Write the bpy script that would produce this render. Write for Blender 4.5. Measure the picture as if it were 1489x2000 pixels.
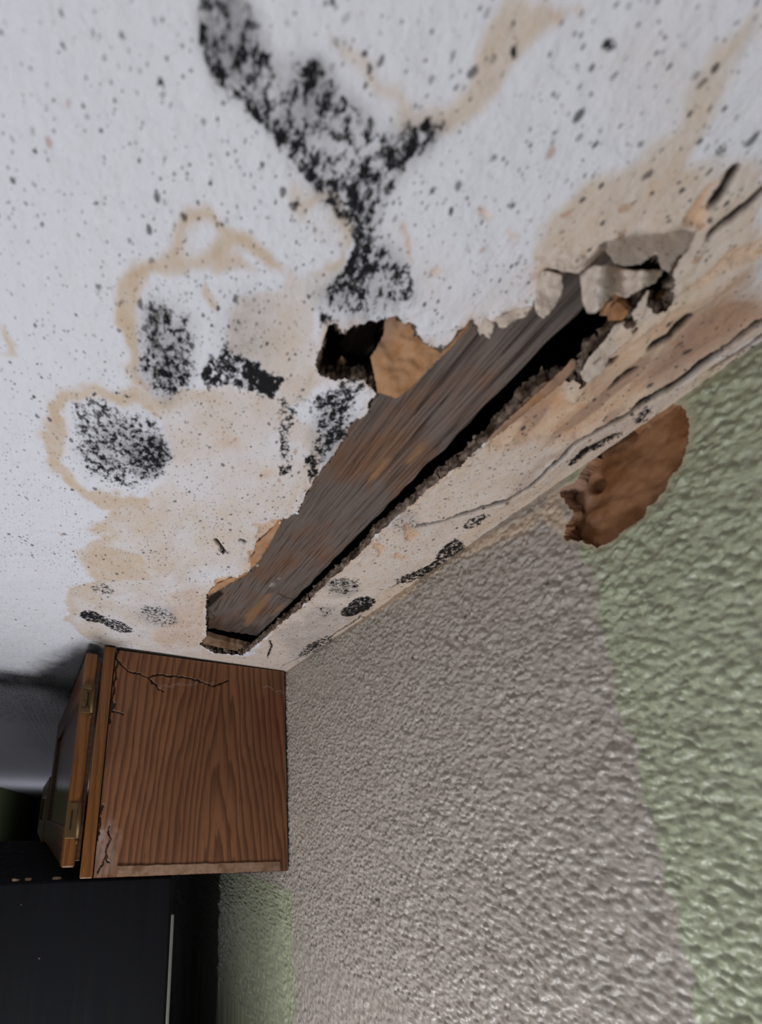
import bpy, bmesh, math, random
import numpy as np
from mathutils import Matrix, Vector

random.seed(4)
for o in list(bpy.data.objects):
    bpy.data.objects.remove(o, do_unlink=True)
SC = bpy.context.scene
COL = SC.collection

# ------------------------------------------------------------------ camera
S = 0.25            # metres in one layout unit (unit = camera-to-ceiling height)
CZ = 1.90           # height of the camera above the floor in metres
F, CX, CY = 772.542, 461.05, 1378.70          # focal length and principal point, 1489x2000 frame
R = np.array([[0.93868872, -0.34447823, 0.01407946],
              [0.10256897, 0.24004136, -0.96532883],
              [0.32915511, 0.9075874, 0.2606569]])
cam = bpy.data.cameras.new('camera')
cam_o = bpy.data.objects.new('camera', cam)
COL.objects.link(cam_o)
cam.sensor_fit = 'VERTICAL'
cam.sensor_height = 36.0
cam.sensor_width = 36.0 * 1489 / 2000
cam.lens = F / 2000 * 36.0
cam.shift_x = (744.5 - CX) / 2000
cam.shift_y = (CY - 1000) / 2000
cam.clip_start = 0.005
M = Matrix.Identity(4)
for i in range(3):
    M[i][0], M[i][1], M[i][2] = R[0][i], -R[1][i], -R[2][i]
M[2][3] = CZ
cam_o.matrix_world = M
cam.dof.use_dof = True
cam.dof.focus_distance = 2.2 * S
cam.dof.aperture_fstop = 5.6
SC.camera = cam_o

# ------------------------------------------------------------------ light
SC.view_settings.view_transform = 'Standard'
SC.view_settings.look = 'None'
SC.view_settings.gamma = 1.0
SC.view_settings.use_curve_mapping = False
SC.view_settings.exposure = 0.60
world = bpy.data.worlds.new('world')
SC.world = world
world.use_nodes = True
bg = world.node_tree.nodes['Background']
bg.inputs[0].default_value = (0.80, 0.88, 1.0, 1)
bg.inputs[1].default_value = 0.06


def area(name, loc, target, size, power, col, size_y=None):
    d = bpy.data.lights.new(name, 'AREA')
    d.energy = power
    d.color = col
    d.size = size
    if size_y:
        d.shape = 'RECTANGLE'
        d.size_y = size_y
    o = bpy.data.objects.new(name, d)
    COL.objects.link(o)
    o.location = loc
    v = Vector(target) - Vector(loc)
    o.rotation_euler = v.to_track_quat('-Z', 'Y').to_euler()
    return o


# sunlit floor of the room below, and unseen fill lamps added at left and far end
area('floor_bounce_light', (-0.05, 0.28, 1.28), (-0.05, 0.29, 2.15), 0.20, 2.8, (0.95, 0.965, 1.0))
area('left_fill_light', (-1.45, 0.00, 1.20), (0.3, 0.35, 1.85), 0.9, 4.2, (0.95, 0.97, 1.0))  # unseen lamp added to fill the right wall
area('far_fill_light', (-0.45, 4.6, 0.9), (-0.75, 4.4, 2.15), 0.8, 3.2, (0.84, 0.85, 1.0))  # unseen lamp added inside the corridor to brighten far ceiling and wall

# ------------------------------------------------------------------ helpers: projection onto the room's surfaces
XW = 1.2692         # right wall plane


def ray(px, py):
    return R.T @ np.array([(px - CX) / F, (py - CY) / F, 1.0])


def atz(px, py, z=1.0):
    d = ray(px, py)
    return d * z / d[2]


def aty(px, py, y):
    d = ray(px, py)
    return d * y / d[1]


def atx(px, py, x=XW):
    d = ray(px, py)
    return d * x / d[0]


def cpoly(pts, z=1.0):
    return np.array([atz(x, y, z)[:2] for x, y in pts])


def wpoly(pts):
    return np.array([atx(x, y)[1:] for x, y in pts])


# ------------------------------------------------------------------ helpers: noise and distance fields
def hash2(ix, iy, seed):
    h = (ix.astype(np.int64) * 374761393 + iy.astype(np.int64) * 668265263 + seed * 2147483647) & 0xFFFFFFFF
    h = ((h ^ (h >> 13)) * 1274126177) & 0xFFFFFFFF
    h = ((h ^ (h >> 16)) * 2246822519) & 0xFFFFFFFF
    return ((h ^ (h >> 15)) & 0xFFFFFF) / float(0x1000000)


def perlin(x, y, seed=0):
    x = np.asarray(x, float)
    y = np.asarray(y, float)
    ix = np.floor(x)
    iy = np.floor(y)
    fx = x - ix
    fy = y - iy
    u = fx * fx * fx * (fx * (fx * 6 - 15) + 10)
    v = fy * fy * fy * (fy * (fy * 6 - 15) + 10)

    def g(a, b):
        t = hash2(ix + a, iy + b, seed) * 2 * np.pi
        return np.cos(t) * (fx - a) + np.sin(t) * (fy - b)
    n = (g(0, 0) * (1 - u) + g(1, 0) * u) * (1 - v) + (g(0, 1) * (1 - u) + g(1, 1) * u) * v
    return n * 1.4


def fbm(x, y, oct=4, seed=0, gain=0.5):
    a, t, f = 1.0, 0.0, 1.0
    for k in range(oct):
        t = t + a * perlin(x * f, y * f, seed + k * 17)
        a *= gain
        f *= 2.03
    return t


def sdf(px, py, poly, margin=0.15):
    """signed distance to a polygon, negative inside; far points get a large value"""
    out = np.full(px.shape, 9.0)
    lo = poly.min(0) - margin
    hi = poly.max(0) + margin
    m = (px > lo[0]) & (px < hi[0]) & (py > lo[1]) & (py < hi[1])
    if not m.any():
        return out
    x = px[m]
    y = py[m]
    d = np.full(x.shape, 1e9)
    ins = np.zeros(x.shape, bool)
    n = len(poly)
    for i in range(n):
        ax, ay = poly[i]
        bx, by = poly[(i + 1) % n]
        ex, ey = bx - ax, by - ay
        t = np.clip(((x - ax) * ex + (y - ay) * ey) / (ex * ex + ey * ey + 1e-12), 0, 1)
        d = np.minimum(d, (x - ax - t * ex) ** 2 + (y - ay - t * ey) ** 2)
        if ay != by:
            c = ((ay > y) != (by > y)) & (x < ex * (y - ay) / (by - ay) + ax)
            ins ^= c
    d = np.sqrt(d)
    out[m] = np.where(ins, -d, d)
    return out


def dline(px, py, line, margin=0.1):
    out = np.full(px.shape, 9.0)
    lo = line.min(0) - margin
    hi = line.max(0) + margin
    m = (px > lo[0]) & (px < hi[0]) & (py > lo[1]) & (py < hi[1])
    if not m.any():
        return out
    x = px[m]
    y = py[m]
    d = np.full(x.shape, 1e9)
    for i in range(len(line) - 1):
        ax, ay = line[i]
        bx, by = line[i + 1]
        ex, ey = bx - ax, by - ay
        t = np.clip(((x - ax) * ex + (y - ay) * ey) / (ex * ex + ey * ey + 1e-12), 0, 1)
        d = np.minimum(d, (x - ax - t * ex) ** 2 + (y - ay - t * ey) ** 2)
    out[m] = np.sqrt(d)
    return out


def sstep(a, b, x):
    t = np.clip((x - a) / (b - a), 0, 1)
    return t * t * (3 - 2 * t)


# ------------------------------------------------------------------ helpers: objects
def to_world(v):
    v = np.asarray(v, float) * S
    v[:, 2] += CZ
    return v


def empty(name, base):
    o = bpy.data.objects.new(name, None)
    o.empty_display_size = 0.05
    COL.objects.link(o)
    o.location = tuple(to_world(np.array([base]))[0])
    return o


def wloc(o):
    v = Vector((0, 0, 0))
    while o is not None:
        v += o.location
        o = o.parent
    return v


def mesh_obj(name, verts, faces, mat, parent=None, smooth=True, attrs=None, base=None):
    """verts in layout units; base = object origin in layout units (top-level meshes)"""
    w = to_world(np.asarray(verts, float).reshape(-1, 3))
    off = np.zeros(3)
    if parent is not None:
        off = np.array(wloc(parent))
    elif base is not None:
        off = to_world(np.array([base], float))[0]
    w = w - off
    me = bpy.data.meshes.new(name)
    faces = list(faces) if not isinstance(faces, np.ndarray) else faces
    if isinstance(faces, np.ndarray):
        nf, k = faces.shape
        me.vertices.add(len(w))
        me.vertices.foreach_set('co', w.astype(np.float32).ravel())
        me.loops.add(nf * k)
        me.loops.foreach_set('vertex_index', faces.astype(np.int32).ravel())
        me.polygons.add(nf)
        me.polygons.foreach_set('loop_start', np.arange(0, nf * k, k, dtype=np.int32))
        me.polygons.foreach_set('loop_total', np.full(nf, k, dtype=np.int32))
        me.update(calc_edges=True)
    else:
        me.from_pydata([tuple(v) for v in w], [], faces)
        me.update()
    if attrs:
        for k, a in attrs.items():
            at = me.attributes.new(k, 'FLOAT', 'POINT')
            at.data.foreach_set('value', np.asarray(a, np.float32).ravel())
    if smooth:
        me.polygons.foreach_set('use_smooth', np.ones(len(me.polygons), bool))
    me.materials.append(mat)
    o = bpy.data.objects.new(name, me)
    COL.objects.link(o)
    if parent is not None:
        o.parent = parent
    elif base is not None:
        o.location = tuple(off)
    return o


def tag(o, label=None, cat=None, group=None, kind=None):
    if label:
        o['label'] = label
    if cat:
        o['category'] = cat
    if group:
        o['group'] = group
    if kind:
        o['kind'] = kind
    return o


def box(name, lo, hi, mat, parent=None, bev=0.006, frame=None, base=None, jitter=0.0):
    """bevelled box in layout units; frame=(origin,e1,e2,e3) turns the box"""
    bm = bmesh.new()
    bmesh.ops.create_cube(bm, size=1.0)
    lo = np.array(lo, float)
    hi = np.array(hi, float)
    for v in bm.verts:
        c = np.array(v.co) + 0.5
        v.co = Vector(lo + c * (hi - lo))
    if bev:
        bmesh.ops.bevel(bm, geom=list(bm.edges), offset=bev, segments=2, affect='EDGES', profile=0.5)
    bm.verts.index_update()
    vs = np.array([v.co[:] for v in bm.verts])
    if jitter:
        vs = vs + np.array([[random.uniform(-jitter, jitter) for _ in range(3)] for _ in vs])
    if frame is not None:
        o, e1, e2, e3 = [np.array(a, float) for a in frame]
        vs = o + vs[:, :1] * e1 + vs[:, 1:2] * e2 + vs[:, 2:3] * e3
    fs = [[v.index for v in f.verts] for f in bm.faces]
    bm.free()
    return mesh_obj(name, vs, fs, mat, parent, smooth=False, base=base)


def grid_faces(nu, nv, keep=None, flip=False):
    i, j = np.meshgrid(np.arange(nu - 1), np.arange(nv - 1), indexing='ij')
    a = i * nv + j
    q = np.stack([a, a + nv, a + nv + 1, a + 1], -1)
    if flip:
        q = q[..., ::-1]
    if keep is not None:
        q = q[keep]
    return q.reshape(-1, 4)


def snap_hole(U, V, d):
    """move grid points near the outline onto it; returns U,V,d and the mask of cells kept"""
    us = U[:, 0]
    vs = V[0]
    gu = np.gradient(d, us, axis=0)
    gv = np.gradient(d, vs, axis=1)
    gl = np.sqrt(gu * gu + gv * gv) + 1e-6
    gu /= gl
    gv /= gl
    su = np.gradient(us)[:, None]
    sv = np.gradient(vs)[None, :]
    st = np.minimum(su, sv)
    near = np.abs(d) < 0.62 * st
    U = np.where(near, U - d * gu, U)
    V = np.where(near, V - d * gv, V)
    d = np.where(near, 0.0, d)
    c = (d[:-1, :-1] + d[1:, :-1] + d[:-1, 1:] + d[1:, 1:]) / 4
    return U, V, d, c >= 0


def boundary_edges(faces, d, lim):
    e = np.concatenate([faces[:, [0, 1]], faces[:, [1, 2]], faces[:, [2, 3]], faces[:, [3, 0]]])
    key = np.sort(e, 1)
    k = key[:, 0].astype(np.int64) * (10 ** 8) + key[:, 1]
    _, idx, cnt = np.unique(k, return_index=True, return_counts=True)
    b = e[idx[cnt == 1]]
    df = d.ravel()
    return b[(np.abs(df[b[:, 0]]) < lim) & (np.abs(df[b[:, 1]]) < lim)]


# ------------------------------------------------------------------ helpers: materials
class NT:
    def __init__(self, name):
        self.m = bpy.data.materials.new(name)
        self.m.use_nodes = True
        self.t = self.m.node_tree
        self.bsdf = self.t.nodes['Principled BSDF']
        self.tc = self.t.nodes.new('ShaderNodeTexCoord')
        self.co = self.vmul(self.tc.outputs['Object'], (1 / S, 1 / S, 1 / S))

    def n(self, kind):
        return self.t.nodes.new(kind)

    def put(self, sock, v):
        if hasattr(v, 'is_output') or isinstance(v, bpy.types.NodeSocket):
            self.t.links.new(v, sock)
        elif isinstance(v, (tuple, list)) and len(v) == 3 and sock.type == 'RGBA':
            sock.default_value = (*v, 1)
        else:
            sock.default_value = v

    def vmul(self, v, s):
        n = self.n('ShaderNodeVectorMath')
        n.operation = 'MULTIPLY'
        self.put(n.inputs[0], v)
        n.inputs[1].default_value = s
        return n.outputs[0]

    def vadd(self, v, w):
        n = self.n('ShaderNodeVectorMath')
        n.operation = 'ADD'
        self.put(n.inputs[0], v)
        self.put(n.inputs[1], w)
        return n.outputs[0]

    def math(self, op, a, b=0.0, c=None, clamp=False):
        n = self.n('ShaderNodeMath')
        n.operation = op
        n.use_clamp = clamp
        self.put(n.inputs[0], a)
        self.put(n.inputs[1], b)
        if c is not None:
            self.put(n.inputs[2], c)
        return n.outputs[0]

    def noise(self, scale, detail=3.0, rough=0.55, co=None, dist=0.0, out=0):
        n = self.n('ShaderNodeTexNoise')
        self.put(n.inputs['Vector'], co if co is not None else self.co)
        n.inputs['Scale'].default_value = scale
        n.inputs['Detail'].default_value = detail
        n.inputs['Roughness'].default_value = rough
        n.inputs['Distortion'].default_value = dist
        return n.outputs[out]

    def voro(self, scale, co=None, rnd=1.0):
        n = self.n('ShaderNodeTexVoronoi')
        self.put(n.inputs['Vector'], co if co is not None else self.co)
        n.inputs['Scale'].default_value = scale
        n.inputs['Randomness'].default_value = rnd
        return n.outputs['Distance'], n.outputs['Color']

    def ramp(self, v, a, b, lo=0.0, hi=1.0):
        n = self.n('ShaderNodeMapRange')
        n.interpolation_type = 'SMOOTHSTEP'
        self.put(n.inputs[0], v)
        self.put(n.inputs[1], a)
        self.put(n.inputs[2], b)
        self.put(n.inputs[3], lo)
        self.put(n.inputs[4], hi)
        return n.outputs[0]

    def mix(self, f, a, b, mode='MIX'):
        n = self.n('ShaderNodeMix')
        n.data_type = 'RGBA'
        n.blend_type = mode
        self.put(n.inputs['Factor'], f)
        self.put(n.inputs[6], a)
        self.put(n.inputs[7], b)
        return n.outputs[2]

    def attr(self, name):
        n = self.n('ShaderNodeAttribute')
        n.attribute_name = name
        return n.outputs['Fac']

    def sep(self, v):
        n = self.n('ShaderNodeSeparateXYZ')
        self.put(n.inputs[0], v)
        return n.outputs

    def comb(self, x, y, z):
        n = self.n('ShaderNodeCombineXYZ')
        for i, q in enumerate((x, y, z)):
            self.put(n.inputs[i], q)
        return n.outputs[0]

    def bump(self, h, strength, dist, prev=None):
        n = self.n('ShaderNodeBump')
        n.inputs['Strength'].default_value = strength
        n.inputs['Distance'].default_value = dist
        self.put(n.inputs['Height'], h)
        if prev is not None:
            self.put(n.inputs['Normal'], prev)
        return n.outputs[0]

    def out(self, col, rough=0.8, nrm=None, spec=0.4, metal=0.0):
        b = self.bsdf
        self.put(b.inputs['Base Color'], col)
        self.put(b.inputs['Roughness'], rough)
        b.inputs['Specular IOR Level'].default_value = spec
        b.inputs['Metallic'].default_value = metal
        if nrm is not None:
            self.put(b.inputs['Normal'], nrm)
        return self.m


def ceiling_material():
    t = NT('mouldy_ceiling_paint')
    n1 = t.noise(7, 4, .6)
    n2 = t.noise(26, 4, .65)
    n3 = t.noise(90, 3, .6)
    white = t.mix(n2, (.745, .737, .80), (.82, .812, .865))
    # water stain
    st = t.attr('stain')
    tan = t.mix(n1, (.57, .405, .27), (.71, .585, .455))
    stf = t.math('MULTIPLY', st, t.ramp(n2, .25, .7, .72, 1.0), clamp=True)
    c = t.mix(stf, white, tan)
    br = t.attr('brown')
    brc = t.mix(t.ramp(n2, .35, .65), (.60, .33, .17), (.70, .50, .34))
    brf = t.math('MULTIPLY', br, t.ramp(n1, .2, .65, .55, 1.0), clamp=True)
    c = t.mix(brf, c, brc)
    dk = t.attr('umber')
    dkf = t.math('MULTIPLY', dk, t.ramp(n2, .25, .7, .6, 1.0), clamp=True)
    c = t.mix(dkf, c, (.33, .20, .145))
    gy = t.attr('grey')
    gyf = t.math('MULTIPLY', gy, t.ramp(n2, .3, .65, .5, 1.0), clamp=True)
    c = t.mix(gyf, c, (.19, .185, .19))
    # rust freckles
    dv, cv = t.voro(34, t.vadd(t.co, t.vmul(t.noise(20, 2, .5, out=1), (.03, .03, .03))))
    rnd = t.sep(cv)[0]
    fr = t.math('MULTIPLY', t.ramp(dv, .12, .30, 1, 0), t.math('LESS_THAN', rnd, t.attr('rust')))
    c = t.mix(t.math('MULTIPLY', fr, .55), c, (.42, .22, .12))
    # mould specks, two sizes
    sp = t.attr('speck')
    warp = t.vadd(t.co, t.vmul(t.noise(60, 2, .5, out=1), (.012, .012, .012)))
    for sc, r0, r1, k in ((26, .09, .24, .78), (48, .12, .28, .78), (95, .16, .34, .75)):
        d, col = t.voro(sc, warp)
        s = t.sep(col)
        on = t.math('LESS_THAN', s[0], sp)
        rad = t.math('MULTIPLY_ADD', s[1], r1 - r0, r0)
        dot = t.ramp(d, t.math('MULTIPLY', rad, .55), rad, 1, 0)
        amt = t.math('MULTIPLY', t.math('MULTIPLY', dot, on), t.math('MULTIPLY_ADD', s[2], .55, k - .45))
        c = t.mix(amt, c, (.035, .034, .038))
    # dense mould
    mo = t.attr('mold')
    nm = t.noise(64, 5, .75, warp)
    nmb = t.noise(13, 3, .6)
    nn = t.math('ADD', t.math('MULTIPLY', nm, .86), t.math('MULTIPLY', nmb, .14))
    thr = t.math('MULTIPLY_ADD', mo, -.33, .675)
    mask = t.math('MULTIPLY', t.math('SUBTRACT', nn, thr), 13.0, clamp=True)
    mask = t.math('MULTIPLY', mask, t.ramp(mo, .02, .12))
    c = t.mix(t.math('MULTIPLY', mask, .99), c, (.010, .010, .011))
    ck = t.attr('crack')
    c = t.mix(ck, c, (.025, .018, .014))
    so = t.attr('painted_shadow')
    c = t.mix(so, c, (.012, .010, .009))  # shadow beside the cabinet mixed into the ceiling colour
    b = t.bump(t.noise(70, 3, .6), .35, .0012)
    b = t.bump(n3, .9, .0011, b)
    return t.out(c, .9, b, .06)


def stucco_material():
    t = NT('stucco_wall_paint')
    n1 = t.noise(4, 4, .6)
    n2 = t.noise(40, 3, .6)
    beige = t.mix(n1, (.38, .33, .28), (.455, .405, .355))
    green = t.mix(n1, (.35, .37, .245), (.44, .465, .32))
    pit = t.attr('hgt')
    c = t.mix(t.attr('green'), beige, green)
    c = t.mix(t.ramp(pit, 0, .40, .5, 0), c, (.17, .145, .11))  # shade between the grains painted into the pits
    c = t.mix(t.ramp(pit, .5, .95, 0, .35), c, t.mix(t.attr('green'), (.66, .62, .57), (.60, .66, .47)))  # crests painted paler, as if catching light
    c = t.mix(t.ramp(n2, .55, .75, 0, .25), c, (.62, .60, .55))
    c = t.mix(t.attr('grime_shade'), c, (.03, .027, .02))  # dirt spots together with painted shade
    c = t.mix(t.attr('tan'), c, (.58, .44, .32))
    b = t.bump(t.noise(150, 2, .6), .45, .0012)
    return t.out(c, t.math('MULTIPLY_ADD', t.attr('grime_shade'), .6, .29), b, .55)


def paper_material(name, c1, c2, c3, scale=14, bs=.5):
    t = NT(name)
    n1 = t.noise(scale, 5, .65)
    n2 = t.noise(scale * .35, 3, .6)
    c = t.mix(t.ramp(n1, .35, .65), c1, c2)
    c = t.mix(t.ramp(n2, .45, .68), c, c3)
    b = t.bump(t.noise(scale * 4, 4, .65), bs, .0010)
    return t.out(c, .9, b, .15)


def joist_material(name='weathered_joist_wood'):
    t = NT(name)
    s = t.vmul(t.co, (40, 2.2, 40))
    g = t.noise(1.0, 5, .65, s, .4)
    g2 = t.noise(1.0, 3, .6, t.vmul(t.co, (130, 5, 130)))
    n = t.noise(3.2, 4, .6)
    grey = t.mix(g, (.105, .080, .069), (.225, .18, .16))
    red = t.mix(g, (.075, .038, .022), (.30, .15, .085))
    c = t.mix(t.ramp(n, .42, .66), grey, red)
    c = t.mix(t.ramp(g2, .48, .66, 0, .7), c, (.045, .028, .02))
    c = t.mix(t.attr('dark'), c, (.010, .007, .006))
    c = t.mix(t.attr('ochre'), c, t.mix(g2, (.25, .12, .05), (.42, .24, .11)))
    c = t.mix(t.attr('pale'), c, (.62, .58, .52))
    b = t.bump(t.math('ADD', g, g2), .6, .0016)
    return t.out(c, .62, b, .35)


def oak_material(name, light, dark, along='z', cathedral=None, freq=34.0, rough=.45, scuff=False):
    t = NT(name)
    x, y, z = t.sep(t.co)
    if along == 'z':
        a, l = t.math('ADD', x, y), z
    else:
        a, l = z, t.math('ADD', x, y)
    wv = t.noise(1.0, 3, .5, t.comb(t.math('MULTIPLY', a, 2.2), 0.0, t.math('MULTIPLY', l, .55)))
    aw = t.math('MULTIPLY_ADD', wv, .20, a)
    if cathedral:
        xc, e, k, bb = cathedral
        dx = t.math('SUBTRACT', aw, xc)
        hyp = t.math('SQRT', t.math('ADD', t.math('MULTIPLY', dx, dx), e * e))
        v = t.math('ADD', t.math('MULTIPLY', hyp, k), t.math('MULTIPLY', l, bb))
    else:
        v = t.math('MULTIPLY_ADD', l, .6, t.math('MULTIPLY', aw, freq))
    v = t.math('MULTIPLY_ADD', t.noise(1, 3, .6, t.comb(t.math('MULTIPLY', a, 16), 0.0, t.math('MULTIPLY', l, .5))), 1.6, v)
    fr = t.math('FRACT', v)
    ring = t.math('MULTIPLY', t.ramp(fr, .25, .85), t.ramp(fr, .9, 1.0, 1, 0))
    pores = t.noise(1, 3, .6, t.comb(t.math('MULTIPLY', a, 170), 0.0, t.math('MULTIPLY', l, 6)))
    tone = t.noise(1, 2, .5, t.comb(t.math('MULTIPLY', a, 3.0), 0.0, t.math('MULTIPLY', l, .8)))
    c = t.mix(t.math('MULTIPLY', ring, .78), light, dark)
    c = t.mix(t.ramp(tone, .3, .7, 0, .35), c, dark)
    c = t.mix(t.ramp(pores, .52, .70, 0, .55), c, tuple(q * .5 for q in dark))
    if scuff:
        c = t.mix(t.attr('pale'), c, (.42, .34, .30))
        c = t.mix(t.attr('crack'), c, (.018, .008, .004))
    b = t.bump(pores, .25, .0006)
    return t.out(c, rough, b, .4)


def plain(name, col, rough=.6, spec=.4, metal=0.0, var=.25, scale=20):
    t = NT(name)
    n = t.noise(scale, 4, .6)
    c = t.mix(n, tuple(q * (1 - var) for q in col), tuple(min(1, q * (1 + var)) for q in col))
    return t.out(c, rough, t.bump(n, .2, .0008), spec, metal)


def fridge_material():
    t = NT('black_refrigerator_enamel')
    st = t.noise(1, 4, .6, t.vmul(t.co, (14, 14, .5)))
    n = t.noise(160, 2, .5)
    c = t.mix(t.ramp(st, .35, .75), (.0015, .0016, .0022), (.0055, .0058, .0085))
    d, col = t.voro(26)
    s = t.sep(col)
    dot = t.math('MULTIPLY', t.ramp(d, .05, .13, 1, 0), t.math('LESS_THAN', s[0], .05))
    c = t.mix(t.math('MULTIPLY', dot, .5), c, (.25, .2, .16))
    return t.out(c, t.ramp(st, .3, .7, .6, .85), t.bump(n, .25, .0006), .12)


MC = ceiling_material()
MS = stucco_material()
M_KRAFT = paper_material('torn_kraft_paper', (.40, .195, .090), (.50, .29, .165), (.36, .225, .16), 18)
M_WALLKRAFT = paper_material('brown_backing_paper', (.20, .085, .034), (.32, .165, .085), (.38, .235, .17), 11)
M_FLAP = paper_material('peeling_ceiling_paper', (.52, .46, .39), (.62, .56, .50), (.46, .36, .26), 8, .2)
M_CREAM = paper_material('cream_ceiling_paper', (.60, .50, .40), (.68, .60, .51), (.56, .42, .30), 7, .15)
M_GYP = paper_material('crumbling_gypsum', (.36, .28, .22), (.62, .55, .48), (.23, .15, .10), 34)
M_GYPDARK = paper_material('rotten_gypsum_edge', (.15, .10, .075), (.34, .26, .21), (.06, .035, .022), 40)
M_JOIST = joist_material()
M_PANEL = oak_material('oak_side_panel', (.235, .096, .041), (.072, .024, .009), 'z', (.90, .03, 23.0, 2.0), rough=.5, scuff=True)
M_FRAME = oak_material('orange_oak_frame', (.195, .072, .017), (.105, .034, .007), 'z', None, 22, .38)
M_RAIL = oak_material('orange_oak_rail', (.10, .042, .015), (.055, .02, .007), 'y', None, 22, .38)
M_DOORPANEL = oak_material('dark_oak_door_panel', (.10, .045, .022), (.06, .024, .011), 'z', None, 22, .16)
M_RAW = paper_material('worn_raw_wood', (.25, .145, .09), (.31, .20, .135), (.17, .09, .05), 30)
M_BRASS = plain('antique_brass', (.13, .08, .035), .55, .5, .85)
M_FRIDGE = fridge_material()
M_TRIM = plain('pale_plastic_trim', (.11, .11, .095), .5)
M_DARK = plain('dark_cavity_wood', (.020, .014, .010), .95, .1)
M_LEFTWALL = plain('green_wall_paint', (.16, .19, .085), .8, .2, 0, .08, 2)
M_FLOOR = plain('vinyl_floor', (.35, .30, .25), .6)
M_FLAKE = plain('paint_flake', (.30, .20, .13), .8)

# ================================================================== CEILING
HOLE = [(404, 1162), (402, 1182), (403, 1243), (390, 1259), (419, 1273), (475, 1276), (491, 1266), (511, 1251),
        (527, 1236), (551, 1218), (584, 1190), (632, 1146), (664, 1118), (693, 1089), (733, 1047), (769, 1017),
        (801, 993), (834, 962), (870, 932), (902, 904), (942, 864), (986, 822), (1030, 784), (1067, 754),
        (1090, 742), (1097, 752), (1104, 738), (1114, 748), (1122, 734), (1128, 750), (1132, 763), (1145, 744), (1136, 730), (1150, 701), (1185, 663),
        (1199, 639), (1218, 631), (1234, 636), (1250, 660), (1246, 634), (1236, 614), (1269, 565), (1262, 601),
        (1295, 612), (1312, 588), (1317, 545), (1328, 499), (1357, 459), (1330, 470), (1300, 500), (1250, 495),
        (1185, 482), (1129, 526), (1097, 528), (1060, 520), (1052, 560), (1045, 600), (1020, 606), (997, 618), (985, 626),
        (965, 632), (941, 640), (923, 622), (905, 640), (875, 670), (862, 684), (850, 680), (842, 672), (828, 668), (820, 655), (805, 628), (780, 618),
        (757, 618), (727, 622), (690, 629), (672, 637), (655, 630), (639, 626), (630, 666), (613, 711), (635, 736), (660, 738), (687, 734),
        (713, 744), (735, 764), (720, 781), (714, 810), (687, 821), (672, 855), (653, 884), (624, 917), (602, 951),
        (588, 980), (582, 999), (551, 1009), (539, 1029), (528, 1050), (511, 1077), (500, 1098), (487, 1110), (455, 1130), (440, 1138), (425, 1152)]
hole_c = cpoly(HOLE)


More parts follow.
